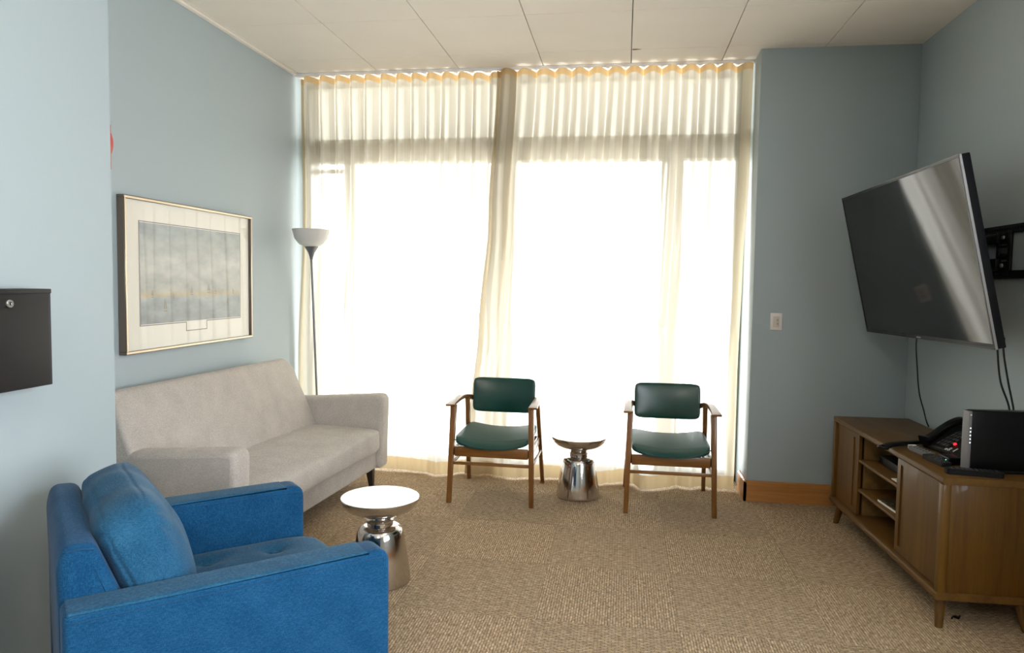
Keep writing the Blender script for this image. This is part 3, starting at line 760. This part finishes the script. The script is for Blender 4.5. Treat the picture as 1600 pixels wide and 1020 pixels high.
# ------------------------------------------------------------------ green armchairs
def green_chair(label, loc, rz=0):
    t = thing('wooden_armchair', label, 'chair', loc, rz, 'green vinyl and wood armchairs')
    hw_, yf, yb = .262, -.305, .30         # half leg spacing, front and back foot
    for s in (-1, 1):
        bm = new_bm(); taper(bm, (s * .270, yf, 0), (s * .254, yf + .045, .632), (.0145, .017), (.018, .022), .004); obj('leg', bm, M_chair, t)
        bm = new_bm(); taper(bm, (s * .270, yb - .01, 0), (s * .246, yb - .19, .625), (.013, .016), (.015, .019), .004); obj('leg', bm, M_chair, t)
        # sculpted armrest: flat paddle at front, sweeping up and in to the backrest
        path = catmull([(s * .268, yf + .000, .636), (s * .268, yf + .06, .640), (s * .266, yf + .18, .645), (s * .262, yf + .30, .645), (s * .252, yf + .42, .632), (s * .225, yf + .515, .608), (s * .15, yf + .545, .598)], 6)
        n = len(path); sec = rounded([(-.029, -.008), (.029, -.008), (.029, .008), (-.029, .008)], .006, 3)
        sc = []
        for i in range(n):
            k = i / (n - 1)
            sc.append((1.05 - .62 * k, .8 + 1.7 * k))
        bm = new_bm(); sweep(bm, path, sec, scales=sc); obj('armrest', bm, M_chair, t, angle=50)
        # side rail under seat and side stretcher
        bm = new_bm(); box(bm, (s * .247 - .010, yf + .04, .305), (s * .247 + .010, yb - .075, .355), .003); obj('seat_rail', bm, M_chair, t)
        bm = new_bm(); box(bm, (s * .262 - .008, yf + .02, .243), (s * .262 + .008, yb - .06, .263), .004); obj('stretcher', bm, M_chair, t)
    bm = new_bm(); box(bm, (-.24, yf + .018, .302), (.24, yf + .040, .366), .003); obj('seat_rail', bm, M_chairx, t)
    bm = new_bm(); box(bm, (-.24, yb - .11, .305), (.24, yb - .09, .355), .003); obj('seat_rail', bm, M_chairx, t)
    bm = new_bm(); box(bm, (-.252, yf + .020, .246), (.252, yf + .038, .266), .004); obj('stretcher', bm, M_chairx, t)
    # saddle seat pad
    YF = yf - .012
    def prof(x, y):        # seat surface: raised sides, dished middle, front edge rolling over
        q = x / .243
        f = max(0, (YF + .075 - y) / .075)
        return .402 + .036 * (abs(q) ** 2.2) + .016 * (y - YF) / .42 - (.020 + .012 * (1 - q * q)) * f * f
    def saddle(co, d):
        q = co.x / .243
        top = prof(co.x, co.y) - .006 * abs(d.x) ** 8
        bot = .366 + .024 * abs(q) ** 2.4 - .006 * (1 - q * q)
        k = (co.z - .366) / .062
        return Vector((co.x, co.y - .010 * (1 - q * q) * max(0, -d.y), bot + (top - bot) * k))
    bm = new_bm(); softblock(bm, (-.243, YF, .366), (.243, yb - .10, .428), (24, 24, 24), 8, (0, 0, 0), saddle); pad = obj('seat', bm, M_seat, t, angle=180)
    bm = new_bm(); pts = []
    for k in range(-12, 13):
        x = k / 12 * .238; q = x / .243; y = YF - .010 * (1 - q * q) + .0035 + .010 * q ** 8
        pts.append((x, y, prof(x, y + .012) - .009))
    tube(bm, pts, .0030, 8, 3); obj('piping', bm, M_pipe, pad)
    # padded backrest, gently curved
    BMt = Matrix.Translation((0, yf + .515, .635)) @ Matrix.Rotation(math.radians(-9), 4, 'X')
    def curve(co, d):
        co = co + Vector((0, -.035 * (co.x / .22) ** 2 + .012, 0))
        return BMt @ co
    bm = new_bm(); softblock(bm, (-.220, -.030, -.121), (.220, .026, .121), (20, 20, 20), 9, (0, .014, 0), curve); br_ = obj('backrest', bm, M_vinyl, t, angle=180)
    bm = new_bm(); rim = [BMt @ Vector((x, -.030 - .035 * (x / .22) ** 2 + .012 + .010, z)) for x, z in [(p[0], p[1]) for p in rounded([(-.213, -.111), (.213, -.111), (.213, .111), (-.213, .111)], .02, 4)]]
    dense = []
    for i in range(len(rim)):
        a_, b_ = rim[i], rim[(i + 1) % len(rim)]
        m_ = 8 if (a_ - b_).length > .1 else 1
        for k in range(m_):
            q = a_.lerp(b_, k / m_); loc_ = BMt.inverted() @ q; loc_.y = -.020 - .035 * (loc_.x / .22) ** 2 + .012 - .004; dense.append(BMt @ loc_)
    dense.append(dense[0]); tube(bm, dense, .0025, 6, 1); obj('piping', bm, M_pipe, br_)
    return t
gc1 = green_chair('green vinyl wood-framed armchair nearer the sofa, in front of the curtain overlap', (-.815, 4.81, 0), math.radians(-.6))
dup(gc1, (.313, 4.832, 0), math.radians(.4), 'green vinyl wood-framed armchair nearest the column and media cabinet', 'green vinyl and wood armchairs')

# ------------------------------------------------------------------ media cabinet
CRZ = math.radians(2.0)
cr_ = Matrix.Rotation(CRZ, 4, 'Z')
CN = Vector((1.331, 3.204, 0)); CLN, CDP, CH = 1.41, .43, .65
croot = CN + (cr_ @ Vector((CDP / 2, CLN / 2, 0)))
cab = thing('media_cabinet', 'walnut media cabinet with open middle shelves under the television', 'media cabinet', tuple(croot), CRZ)
x0, x1, y0, y1 = -CDP / 2, CDP / 2, -CLN / 2, CLN / 2
Z0 = .128
bm = new_bm(); prism(bm, rounded([(x0, CH - .030), (x1, CH - .030), (x1, CH), (x0, CH)], [.010, 0, 0, .006], 4), 'y', y0, y1, .0015, 1); obj('top_panel', bm, M_cabtop, cab)
bm = new_bm(); prism(bm, rounded([(x0 - .008, Z0), (x1, Z0), (x1, Z0 + .030), (x0 - .008, Z0 + .034)], [.012, 0, 0, .014], 4), 'y', y0, y1, .0015, 1); obj('bottom_panel', bm, M_cabtop, cab)
for a, b_ in ((y0, y0 + .036), (y1 - .036, y1)):
    bm = new_bm(); box(bm, (x0 + .0005, a + .0005, Z0 + .03), (x0 + .034, b_ - .0005, CH - .03), .003); box(bm, (x1 - .034, a + .0005, Z0 + .03), (x1, b_ - .0005, CH - .03), .003)
    yy = (a + .006, b_ - .010) if a < 0 else (a + .010, b_ - .006)
    box(bm, (x0 + .036, yy[0], Z0 + .03), (x1 - .036, yy[1], CH - .03), .002); obj('side_panel', bm, M_cab, cab)
bm = new_bm(); box(bm, (x1 - .012, y0 + .03, Z0 + .03), (x1 - .004, y1 - .03, CH - .03)); obj('back_panel', bm, M_cabin, cab, smooth=False)
# cab coordinate: distance from near end
def ly(d): return y0 + d
dv = []
for d in (.485, 1.035):
    bm = new_bm(); box(bm, (x0 + .05, ly(d) - .010, Z0 + .03), (x1 - .012, ly(d) + .010, CH - .03), .001, 1); obj('divider', bm, M_cabin, cab)
for (d0, d1, hp, off) in ((.038, .500, .478, .018), (1.022, 1.372, 1.042, .018)):
    bm = new_bm()
    g0, g1 = (hp - .030, hp + .012) if hp < .7 else (hp - .012, hp + .040)
    xa, xb = x0 + off, x0 + off + .018
    # door slab with a vertical finger-pull slot
    zt, zb = CH - .032, Z0 + .036
    s0, s1 = (d1 - .078, d1 - .035) if hp < .7 else (d0 + .035, d0 + .085)
    box(bm, (xa, ly(d0), zb), (xb, ly(s0), zt), .001, 1); box(bm, (xa, ly(s1), zb), (xb, ly(d1), zt), .001, 1)
    box(bm, (xa, ly(s0), zt - .03), (xb, ly(s1), zt), 0); box(bm, (xa, ly(s0), zb), (xb, ly(s1), zb + .03), 0)
    dd = obj('door', bm, M_cab, cab)
    bm = new_bm(); box(bm, (xa + .007, ly(s0), zb + .03), (xb, ly(s1), zt - .03)); obj('finger_pull', bm, M_cab, dd, smooth=False)
for z in (.298, .462):
    bm = new_bm(); prism(bm, rounded([(x0 + .022, z), (x1 - .012, z), (x1 - .012, z + .016), (x0 + .022, z + .016)], .003, 2), 'y', ly(.495), ly(1.025)); obj('shelf', bm, M_cabtop, cab)
bm = new_bm(); box(bm, (x0 + .04, y0 + .05, .105), (x1 - .04, y1 - .05, Z0), .004); obj('base_apron', bm, M_cab, cab)
for sx, sy in ((-1, -1), (-1, 1), (1, -1), (1, 1)):
    px_, py_ = sx * (CDP / 2 - (.035 if sx < 0 else .065)), sy * (CLN / 2 - .055)
    bm = new_bm(); taper(bm, (px_ + sx * .008, py_ + sy * .022, 0), (px_ - sx * .008, py_ - sy * .012, Z0), (.0155,), (.0235,), 0, 20); obj('leg', bm, M_cab, cab)
def onc(d, e, z=0):   # cabinet coordinates (d along length from near end, e back from front) to world
    return croot + cr_ @ Vector((x0 + e, y0 + d, z))

# set-top box on upper shelf and papers on lower shelf
t = thing('set_top_box', 'black set-top box on the upper shelf of the media cabinet', 'set-top box', tuple(onc(.79, .21, .478)), CRZ)
bm = new_bm(); box(bm, (-.11, -.155, .004), (.11, .155, .047), .004); obj('case', bm, M_black, t)
bm = new_bm(); box(bm, (-.112, -.15, .012), (-.1105, .15, .040), .0005, 1); obj('front_panel', bm, M_blackm, t)
for q in (-.12, .12):
    bm = new_bm(); box(bm, (-.09, q - .01, 0), (.09, q + .01, .004)); obj('foot', bm, M_black, t)
t = tag(thing('paper_sheet', 'white paper slip beside the set-top box on upper shelf', 'paper', tuple(onc(.578, .10, .478)), CRZ), None)
bm = new_bm(); box(bm, (-.06, -.045, 0), (.06, .045, .004), .0005, 1); obj('sheet', bm, M_paper, t)
t = thing('magazine', 'dark glossy magazine on the lower shelf of the media cabinet', 'magazine', tuple(onc(.665, .158, .314)), CRZ + .05)
bm = new_bm(); box(bm, (-.11, -.13, .0), (.11, .13, .012), .0006, 1); obj('pages', bm, M_paper, t)
bm = new_bm(); box(bm, (-.112, -.132, .012), (.112, .132, .0138), .0004, 1); obj('cover', bm, M_mag, t)

# things on top
def slab(name, bm_sec, m, root): return obj(name, bm_sec, m, root)
def remote(name, label, a, b_, w, h, m, keym, rows, cols, tipm=None):
    pa, pb = Vector(onc(*a, CH)), Vector(onc(*b_, CH)); c = (pa + pb) / 2; L_ = (pb - pa).length
    t = thing(name, label, 'remote control', tuple(c), math.atan2((pb - pa).y, (pb - pa).x), 'remote controls on the media cabinet')
    bm = new_bm(); prism(bm, rounded([(-L_ / 2, -w / 2), (L_ / 2, -w / 2), (L_ / 2, w / 2), (-L_ / 2, w / 2)], w * .3, 5), 'z', 0, h, .003, 3); obj('body', bm, m, t)
    bm = new_bm()
    for i in range(rows):
        for j in range(cols):
            u = -L_ / 2 + L_ * (.12 + .76 * i / max(1, rows - 1)); v_ = -w * .32 + w * .64 * j / max(1, cols - 1)
            box(bm, (u - L_ * .022, v_ - w * .09, h - .001), (u + L_ * .022, v_ + w * .09, h + .0018), .0006, 1)
    obj('keypad', bm, keym, t)
    if tipm:
        bm = new_bm(); box(bm, (-L_ / 2 - .004, -w * .45, .004), (-L_ / 2 + .012, w * .45, h + .003), .002); obj('end_clip', bm, tipm, t, smooth=True)['label'] = 'white end clip'
    return t
remote('remote_control', 'grey remote control with white end, lying behind the black wand', (.538, .094), (.375, .115), .042, .02, M_grey, M_key, 6, 2, M_keyw)
remote('remote_control', 'black remote with grey keys between the grey remote and the small green-lit box', (.36, .085), (.185, .10), .045, .02, M_black, M_key, 9, 3)
remote('remote_control', 'long black remote control lying in front of the tall black modem', (.085, .045), (.045, .255), .046, .024, M_black, M_key, 10, 3)
# black handheld wand with looped end overhanging the front edge
t = thing('wand', 'black handheld wand with looped end lying over cabinet front edge', 'wand', tuple(onc(.60, .06, CH)), CRZ)
bm = new_bm()
inv = Matrix.Translation(Vector(onc(.60, .06, CH))) @ cr_
loc_ = [inv.inverted() @ Vector(onc(d, e, CH + z)) for d, e, z in ((.505, -.045, .012), (.52, -.01, .022), (.56, .06, .022), (.61, .12, .017), (.635, .155, .015), (.65, .178, .015))]
pth = catmull(loc_, 8)
sweep(bm, pth, rounded([(-.020, -.010), (.020, -.010), (.020, .010), (-.020, .010)], .008, 3), scales=[(1.0 - .35 * (i / (len(pth) - 1)), 1.0 - .25 * (i / (len(pth) - 1))) for i in range(len(pth))])
obj('handle', bm, M_black, t, angle=60)
bm = new_bm(); ce = loc_[0]; tube(bm, [ce + Vector((.020 * math.cos(a_) - .006, .022 * math.sin(a_), .003 * math.sin(2 * a_))) for a_ in [2 * PI * k / 12 for k in range(13)]], .0075, 10, 4); obj('loop', bm, M_black, t)

# desk phone
ph = thing('desk_phone', 'black desk telephone with red light behind the modem', 'telephone', tuple(onc(.50, .285, CH + .0006)), CRZ + math.radians(14))
# local: -x is front (towards the viewer's left), y along cabinet length
bm = new_bm(); prism(bm, rounded([(-.085, 0), (.10, 0), (.115, .105), (.095, .112), (-.085, .022)], [.004, .01, .01, .012, .008], 4), 'y', -.135, .125, .004, 2); pb = obj('base', bm, M_black, ph)
slope = math.atan2(.09, .18)
KM = Matrix.Translation((-.085, 0, .022)) @ Matrix.Rotation(-slope, 4, 'Y')
bm = new_bm()
for i in range(5):
    for j in range(4):
        box(bm, (.022 + i * .026, -.018 + j * .021, .0), (.040 + i * .026, -.004 + j * .021, .004), .001, 1, KM)
obj('keypad', bm, M_key, pb)
bm = new_bm(); box(bm, (.148, -.06, -.001), (.192, .05, .004), .001, 1, KM); obj('display', bm, mat('phone_display', (.05, .055, .05), .2), pb)
bm = new_bm()
for i, j in ((0, 0), (0, 1), (1, 0)): tube(bm, [KM @ Vector((.004 + i * .013 + .0055 * math.cos(a_), -.045 + j * .016 + .0055 * math.sin(a_), .002)) for a_ in [2 * PI * k / 10 for k in range(11)]], .0013, 6, 2)
obj('key_ring', bm, M_keyw, pb)
bm = new_bm(); box(bm, (.002, -.078, .0), (.030, -.072, .003), .0006, 1, KM); obj('edge_strip', bm, M_keyw, pb); bm = new_bm(); box(bm, (.112, -.03, 0), (.117, .0, .003), .0006, 1, KM); obj('edge_strip', bm, M_keyw, pb)
bm = new_bm(); lathe(bm, [(0, 0), (.0075, 0), (.007, .005), (0, .008)], 16, KM @ Matrix.Translation((.052, -.032, .002))); obj('message_light', bm, emis('red_led', (1, .02, .03), 2.2), pb)
bm = new_bm()
hp = catmull([(-.095, .115, .034), (-.06, .112, .048), (.0, .108, .092), (.055, .106, .124), (.10, .106, .136), (.13, .106, .120)], 8)
nh = len(hp)
def hs(k): return (1.0 + .35 * math.exp(-((k) / .18) ** 2) + .35 * math.exp(-((1 - k) / .18) ** 2), .8 + .7 * math.exp(-(k / .15) ** 2) + .7 * math.exp(-((1 - k) / .15) ** 2))
sweep(bm, hp, rounded([(-.025, -.017), (.025, -.017), (.025, .015), (-.025, .015)], .011, 4), scales=[hs(i / (nh - 1)) for i in range(nh)]); obj('handset', bm, M_blackm, ph, angle=60)

# little box with green light
t = thing('network_adapter', 'small black box with green light between the telephone and the remotes', 'adapter', tuple(onc(.275, .150, CH)), CRZ)
bm = new_bm(); box(bm, (-.03, -.05, 0), (.03, .05, .034), .006, 3); o = obj('case', bm, M_blackm, t)
bm = new_bm(); lathe(bm, [(0, 0), (.0022, 0), (.0018, .0012), (0, .0016)], 10, Matrix.Translation((-.0298, -.026, .020)) @ Matrix.Rotation(-PI / 2, 4, 'Y')); obj('status_light', bm, emis('green_led', (.1, 1, .35), 6), o)
bm = new_bm(); box(bm, (-.0306, .012, .016), (-.0296, .028, .022)); obj('badge', bm, M_greyfront, o, smooth=False)

# modem
md = thing('modem', 'tall black modem with grey light strip at the near end of the cabinet', 'modem', tuple(onc(.125, .135, CH)), CRZ + math.radians(4))
# local x along its length away from the strip, y thickness
bm = new_bm(); box(bm, (.0125, -.026, .012), (.34, .026, .268), .006, 3); obj('case', bm, M_blackm, md)
bm = new_bm(); box(bm, (0, -.0255, .012), (.014, .0258, .266), .004, 3); fr_ = obj('front_strip', bm, M_greyfront, md); fr_['label'] = 'grey front strip with white lights'
led = emis('white_led', (.8, .9, 1), 2.5)
for k in range(5):
    bm = new_bm(); lathe(bm, [(0, 0), (.0027, 0), (.0022, .0012), (0, .0016)], 10, Matrix.Translation((.0075, -.0252, .131 + .0156 * k)) @ Matrix.Rotation(PI / 2, 4, 'X')); obj('status_light', bm, led, fr_)
bm = new_bm(); box(bm, (.004, -.0262, .247), (.010, -.0252, .253)); obj('power_mark', bm, M_keyw, fr_, smooth=False)
bm = new_bm(); box(bm, (.01, -.034, 0), (.335, .045, .014), .004); obj('foot', bm, M_black, md)

# scrap of plastic on the carpet under the cabinet
t = thing('plastic_scrap', 'small black plastic scrap on carpet under the near end of cabinet', 'litter', (1.467, 3.337, 0), .6)
bm = new_bm(); tube(bm, [(-.03, .0, .004), (-.01, .006, .007), (.01, -.004, .005), (.03, .003, .004)], .004, 6, 4); box(bm, (-.006, -.012, 0), (.010, .010, .009), .003); obj('scrap', bm, M_black, t)

# ------------------------------------------------------------------ television on its arm
TS = 1.43
TC = Vector((1.423, 4.005, 1.577))
na, nb, ng = math.radians(182.5), math.radians(-12.5), math.radians(.8)
nrm = Vector((math.cos(na) * math.cos(nb), math.sin(na) * math.cos(nb), math.sin(nb)))
hh = Vector((0, 0, 1)).cross(nrm).normalized(); vv = nrm.cross(hh)
h2 = math.cos(ng) * hh + math.sin(ng) * vv; v2 = -math.sin(ng) * hh + math.cos(ng) * vv
# local frame: x = h2 (viewer's right), y = v2 (up), z = nrm (towards viewer)
RM = Matrix((h2, v2, nrm)).transposed().to_4x4()
TM = Matrix.Translation(TC) @ RM
tv = thing('television', 'large flat television tilted downward on a wall arm above the cabinet', 'television', tuple(TC))
tv.rotation_euler = RM.to_euler()
hwT, htT = TS / 2, TS * .58 / 2
bm = new_bm(); box(bm, (-hwT, -htT, -.045), (hwT, htT, -.002), .005, 2); obj('chassis', bm, M_tvside, tv)
bm = new_bm(); prism(bm, rounded([(-hwT * .8, -htT * .85), (hwT * .8, -htT * .85), (hwT * .8, htT * .6), (-hwT * .8, htT * .6)], .04, 5), 'z', -.075, -.04, .012, 3); obj('rear_housing', bm, M_black, tv)
def ring2(bm, a0, b0, a1, b1, z0, z1):
    for lo, hi in (((-a0, b1, z0), (a0, b0, z1)), ((-a0, -b0, z0), (a0, -b1, z1)), ((-a0, -b1, z0), (-a1, b1, z1)), ((a1, -b1, z0), (a0, b1, z1))): box(bm, lo, hi, .0008, 1)
bm = new_bm(); ring2(bm, hwT, htT, hwT - .012, htT - .012, -.004, .002)
box(bm, (-hwT + .012, -htT + .012, -.004), (hwT - .012, -htT + .022, .0018), .0008, 1)
bz = obj('bezel', bm, M_blackm, tv)
bm = new_bm(); ring2(bm, hwT + .0012, htT + .0012, hwT - .003, htT - .003, -.010, .0008); obj('edge_trim', bm, M_silver, tv)
bm = new_bm(); box(bm, (-hwT + .012, -htT + .022, -.004), (hwT - .012, htT - .012, 0)); obj('screen', bm, M_screen, tv, smooth=False)
bm = new_bm(); box(bm, (-.024, -htT + .006, .001), (.024, -htT + .013, .0026), .0005, 1); obj('logo_plate', bm, M_silver, bz)

# wall mount: perforated rails, posts and a folding arm
mt_ = thing('television_bracket', 'black perforated steel television bracket on the right wall', 'tv bracket', (XR, 3.72, 1.614))
def perf(bm, ya, yb_, za, zb_, n, hole, xa=-.012, xb=-.004):
    """rail with n square holes"""
    zm = (za + zb_) / 2; p = (yb_ - ya) / n
    box(bm, (xa, ya, zm + hole / 2), (xb, yb_, zb_)); box(bm, (xa, ya, za), (xb, yb_, zm - hole / 2))
    for k in range(n + 1):
        c = ya + p * k
        l, r_ = (c - p / 2 + hole / 2 if k else ya), (c + p / 2 - hole / 2 if k < n else yb_)
        box(bm, (xa, l, zm - hole / 2), (xb, r_, zm + hole / 2))
for nm, za, zb_ in (('rail', .088, .126), ('rail', -.128, -.090)):
    bm = new_bm(); perf(bm, -.36, .36, za, zb_, 30, .010)
    box(bm, (-.004, -.36, za), (0, .36, za + .006)); box(bm, (-.004, -.36, zb_ - .006), (0, .36, zb_)); obj(nm, bm, M_black, mt_, smooth=False)
for ya, yb_ in ((-.145, -.112), (.02, .046), (.124, .15)):
    bm = new_bm(); box(bm, (-.016, ya, -.095), (-.002, yb_, .095), .002); obj('post', bm, M_black, mt_)
bm = new_bm()
for z0_, z1_ in ((.044, .09), (.019, .030), (-.032, -.013), (-.09, -.046)): box(bm, (-.015, .044, z0_), (-.003, .126, z1_), .0015)
box(bm, (-.03, .12, .042), (-.003, .31, .086), .004); box(bm, (-.03, .12, -.09), (-.003, .31, -.032), .004); obj('hinge_plate', bm, M_black, mt_)
bm = new_bm(); box(bm, (-.012, .046, -.013), (-.004, .124, .019), .001); obj('label_plate', bm, M_key, mt_)
for z in (.046, -.046):
    bm = new_bm(); lathe(bm, [(0, 0), (.011, 0), (.010, .006), (0, .008)], 14, Matrix.Translation((-.016, .085, z * 1.45)) @ Matrix.Rotation(-PI / 2, 4, 'Y')); obj('bolt', bm, M_silver, mt_)
bm = new_bm(); box(bm, (-.15, .215, -.075), (-.02, .245, .065), .006); box(bm, (-.298, .215, -.075), (-.14, .36, -.045), .006); box(bm, (-.298, .215, .03), (-.14, .36, .06), .006); obj('arm', bm, M_black, mt_)

# cables
def cable(label, pts, r=.0042):
    b = new_bm(); tube(b, pts, r, 8, 8); o = obj('cable', b, M_rubber); tag(o, label, 'cable', 'cables behind the television'); return o
cable('thin black cable hanging from television bottom to the middle of cabinet top', [(1.565, 4.165, 1.22), (1.56, 4.165, 1.13), (1.575, 4.18, 1.02), (1.60, 4.20, .87), (1.655, 4.27, .76), (1.70, 4.345, .69), (1.72, 4.36, .654)], .0038)
cable('black cable hanging from television corner behind the modem, left of the pair', [(1.602, 3.40, 1.23), (1.602, 3.40, 1.17), (1.64, 3.44, 1.03), (1.70, 3.475, .90), (1.715, 3.50, .75), (1.715, 3.52, .658)])
cable('black cable hanging from television corner behind the modem, right of the pair', [(1.602, 3.35, 1.23), (1.602, 3.35, 1.17), (1.65, 3.40, 1.04), (1.70, 3.44, .90), (1.72, 3.445, .75), (1.72, 3.44, .658)])

# ------------------------------------------------------------------ light
w = bpy.data.worlds.new('World'); S.world = w; w.use_nodes = True
nt = w.node_tree; nt.nodes.clear(); L = nt.links.new; N = nt.nodes.new
out = N('ShaderNodeOutputWorld'); bg = N('ShaderNodeBackground')
tc = N('ShaderNodeTexCoord'); sp = N('ShaderNodeSeparateXYZ'); L(tc.outputs['Generated'], sp.inputs[0])
rp = N('ShaderNodeValToRGB'); cr = rp.color_ramp
mr = N('ShaderNodeMapRange'); mr.inputs['From Min'].default_value = -.3; mr.inputs['From Max'].default_value = .7; L(sp.outputs[2], mr.inputs['Value'])
cr.elements[0].position = 0; cr.elements[0].color = (.75, .74, .70, 1)
cr.elements[1].position = 1; cr.elements[1].color = (.55, .68, .90, 1)
def zp(deg): return (math.sin(math.radians(deg)) + .3) / 1.0
for p, c in ((zp(-10), (1, 1, 1)), (zp(8), (1, 1, 1)), (zp(14), (.95, .97, 1)), (zp(30), (.62, .74, .90))):
    e = cr.elements.new(p); e.color = (*c, 1)
L(mr.outputs[0], rp.inputs['Fac']); L(rp.outputs['Color'], bg.inputs['Color']); bg.inputs['Strength'].default_value = 12.5
L(bg.outputs[0], out.inputs[0])

def area(name, loc, rot, sx, sy, power, col=(1, 1, 1), portal=False):
    l = bpy.data.lights.new(name, 'AREA'); l.shape = 'RECTANGLE'; l.size = sx; l.size_y = sy; l.energy = power; l.color = col
    o = bpy.data.objects.new(name, l); C.objects.link(o); o.location = loc; o.rotation_euler = rot
    if portal: l.cycles.is_portal = True
    return o
area('window_portal', ((XL + XC) / 2, YG + .12, H / 2), (-PI / 2, 0, 0), XC - XL, H, 1, portal=True)
area('rear_window_daylight', (XR + .14, (WY0 + WY1) / 2, (WZ0 + WZ1) / 2), (0, PI / 2, 0), WZ1 - WZ0, WY1 - WY0, 100, (.80, .85, 1.0))
area('ceiling_panel_lamp', (-.35, -1.5, H - .005), (0, 0, 0), .6, 1.2, 75, (1, .93, .83))

# ------------------------------------------------------------------ camera
cd = bpy.data.cameras.new('camera'); cam = bpy.data.objects.new('camera', cd); C.objects.link(cam); S.camera = cam
cd.sensor_fit = 'HORIZONTAL'; cd.sensor_width = 36; cd.lens = 36 * 1131.79 / 1600; cd.clip_start = .02
yaw, pitch, roll = -.15205, -.06181, .01516
fw = Vector((math.sin(yaw) * math.cos(pitch), math.cos(yaw) * math.cos(pitch), math.sin(pitch)))
rt = Vector((math.cos(yaw), -math.sin(yaw), 0)); up = rt.cross(fw)
r2 = math.cos(roll) * rt + math.sin(roll) * up; u2 = -math.sin(roll) * rt + math.cos(roll) * up
cam.matrix_world = Matrix.Translation((0, 0, 1.4353)) @ Matrix((r2, u2, -fw)).transposed().to_4x4()
S.view_settings.view_transform = 'Standard'; S.view_settings.look = 'None'; S.view_settings.gamma = 1; S.view_settings.use_curve_mapping = False
S.view_settings.exposure = 0
S.cycles.max_bounces = 8; S.cycles.diffuse_bounces = 5; S.cycles.transparent_max_bounces = 12
S.cycles.sample_clamp_indirect = 6; S.cycles.caustics_reflective = False; S.cycles.caustics_refractive = True
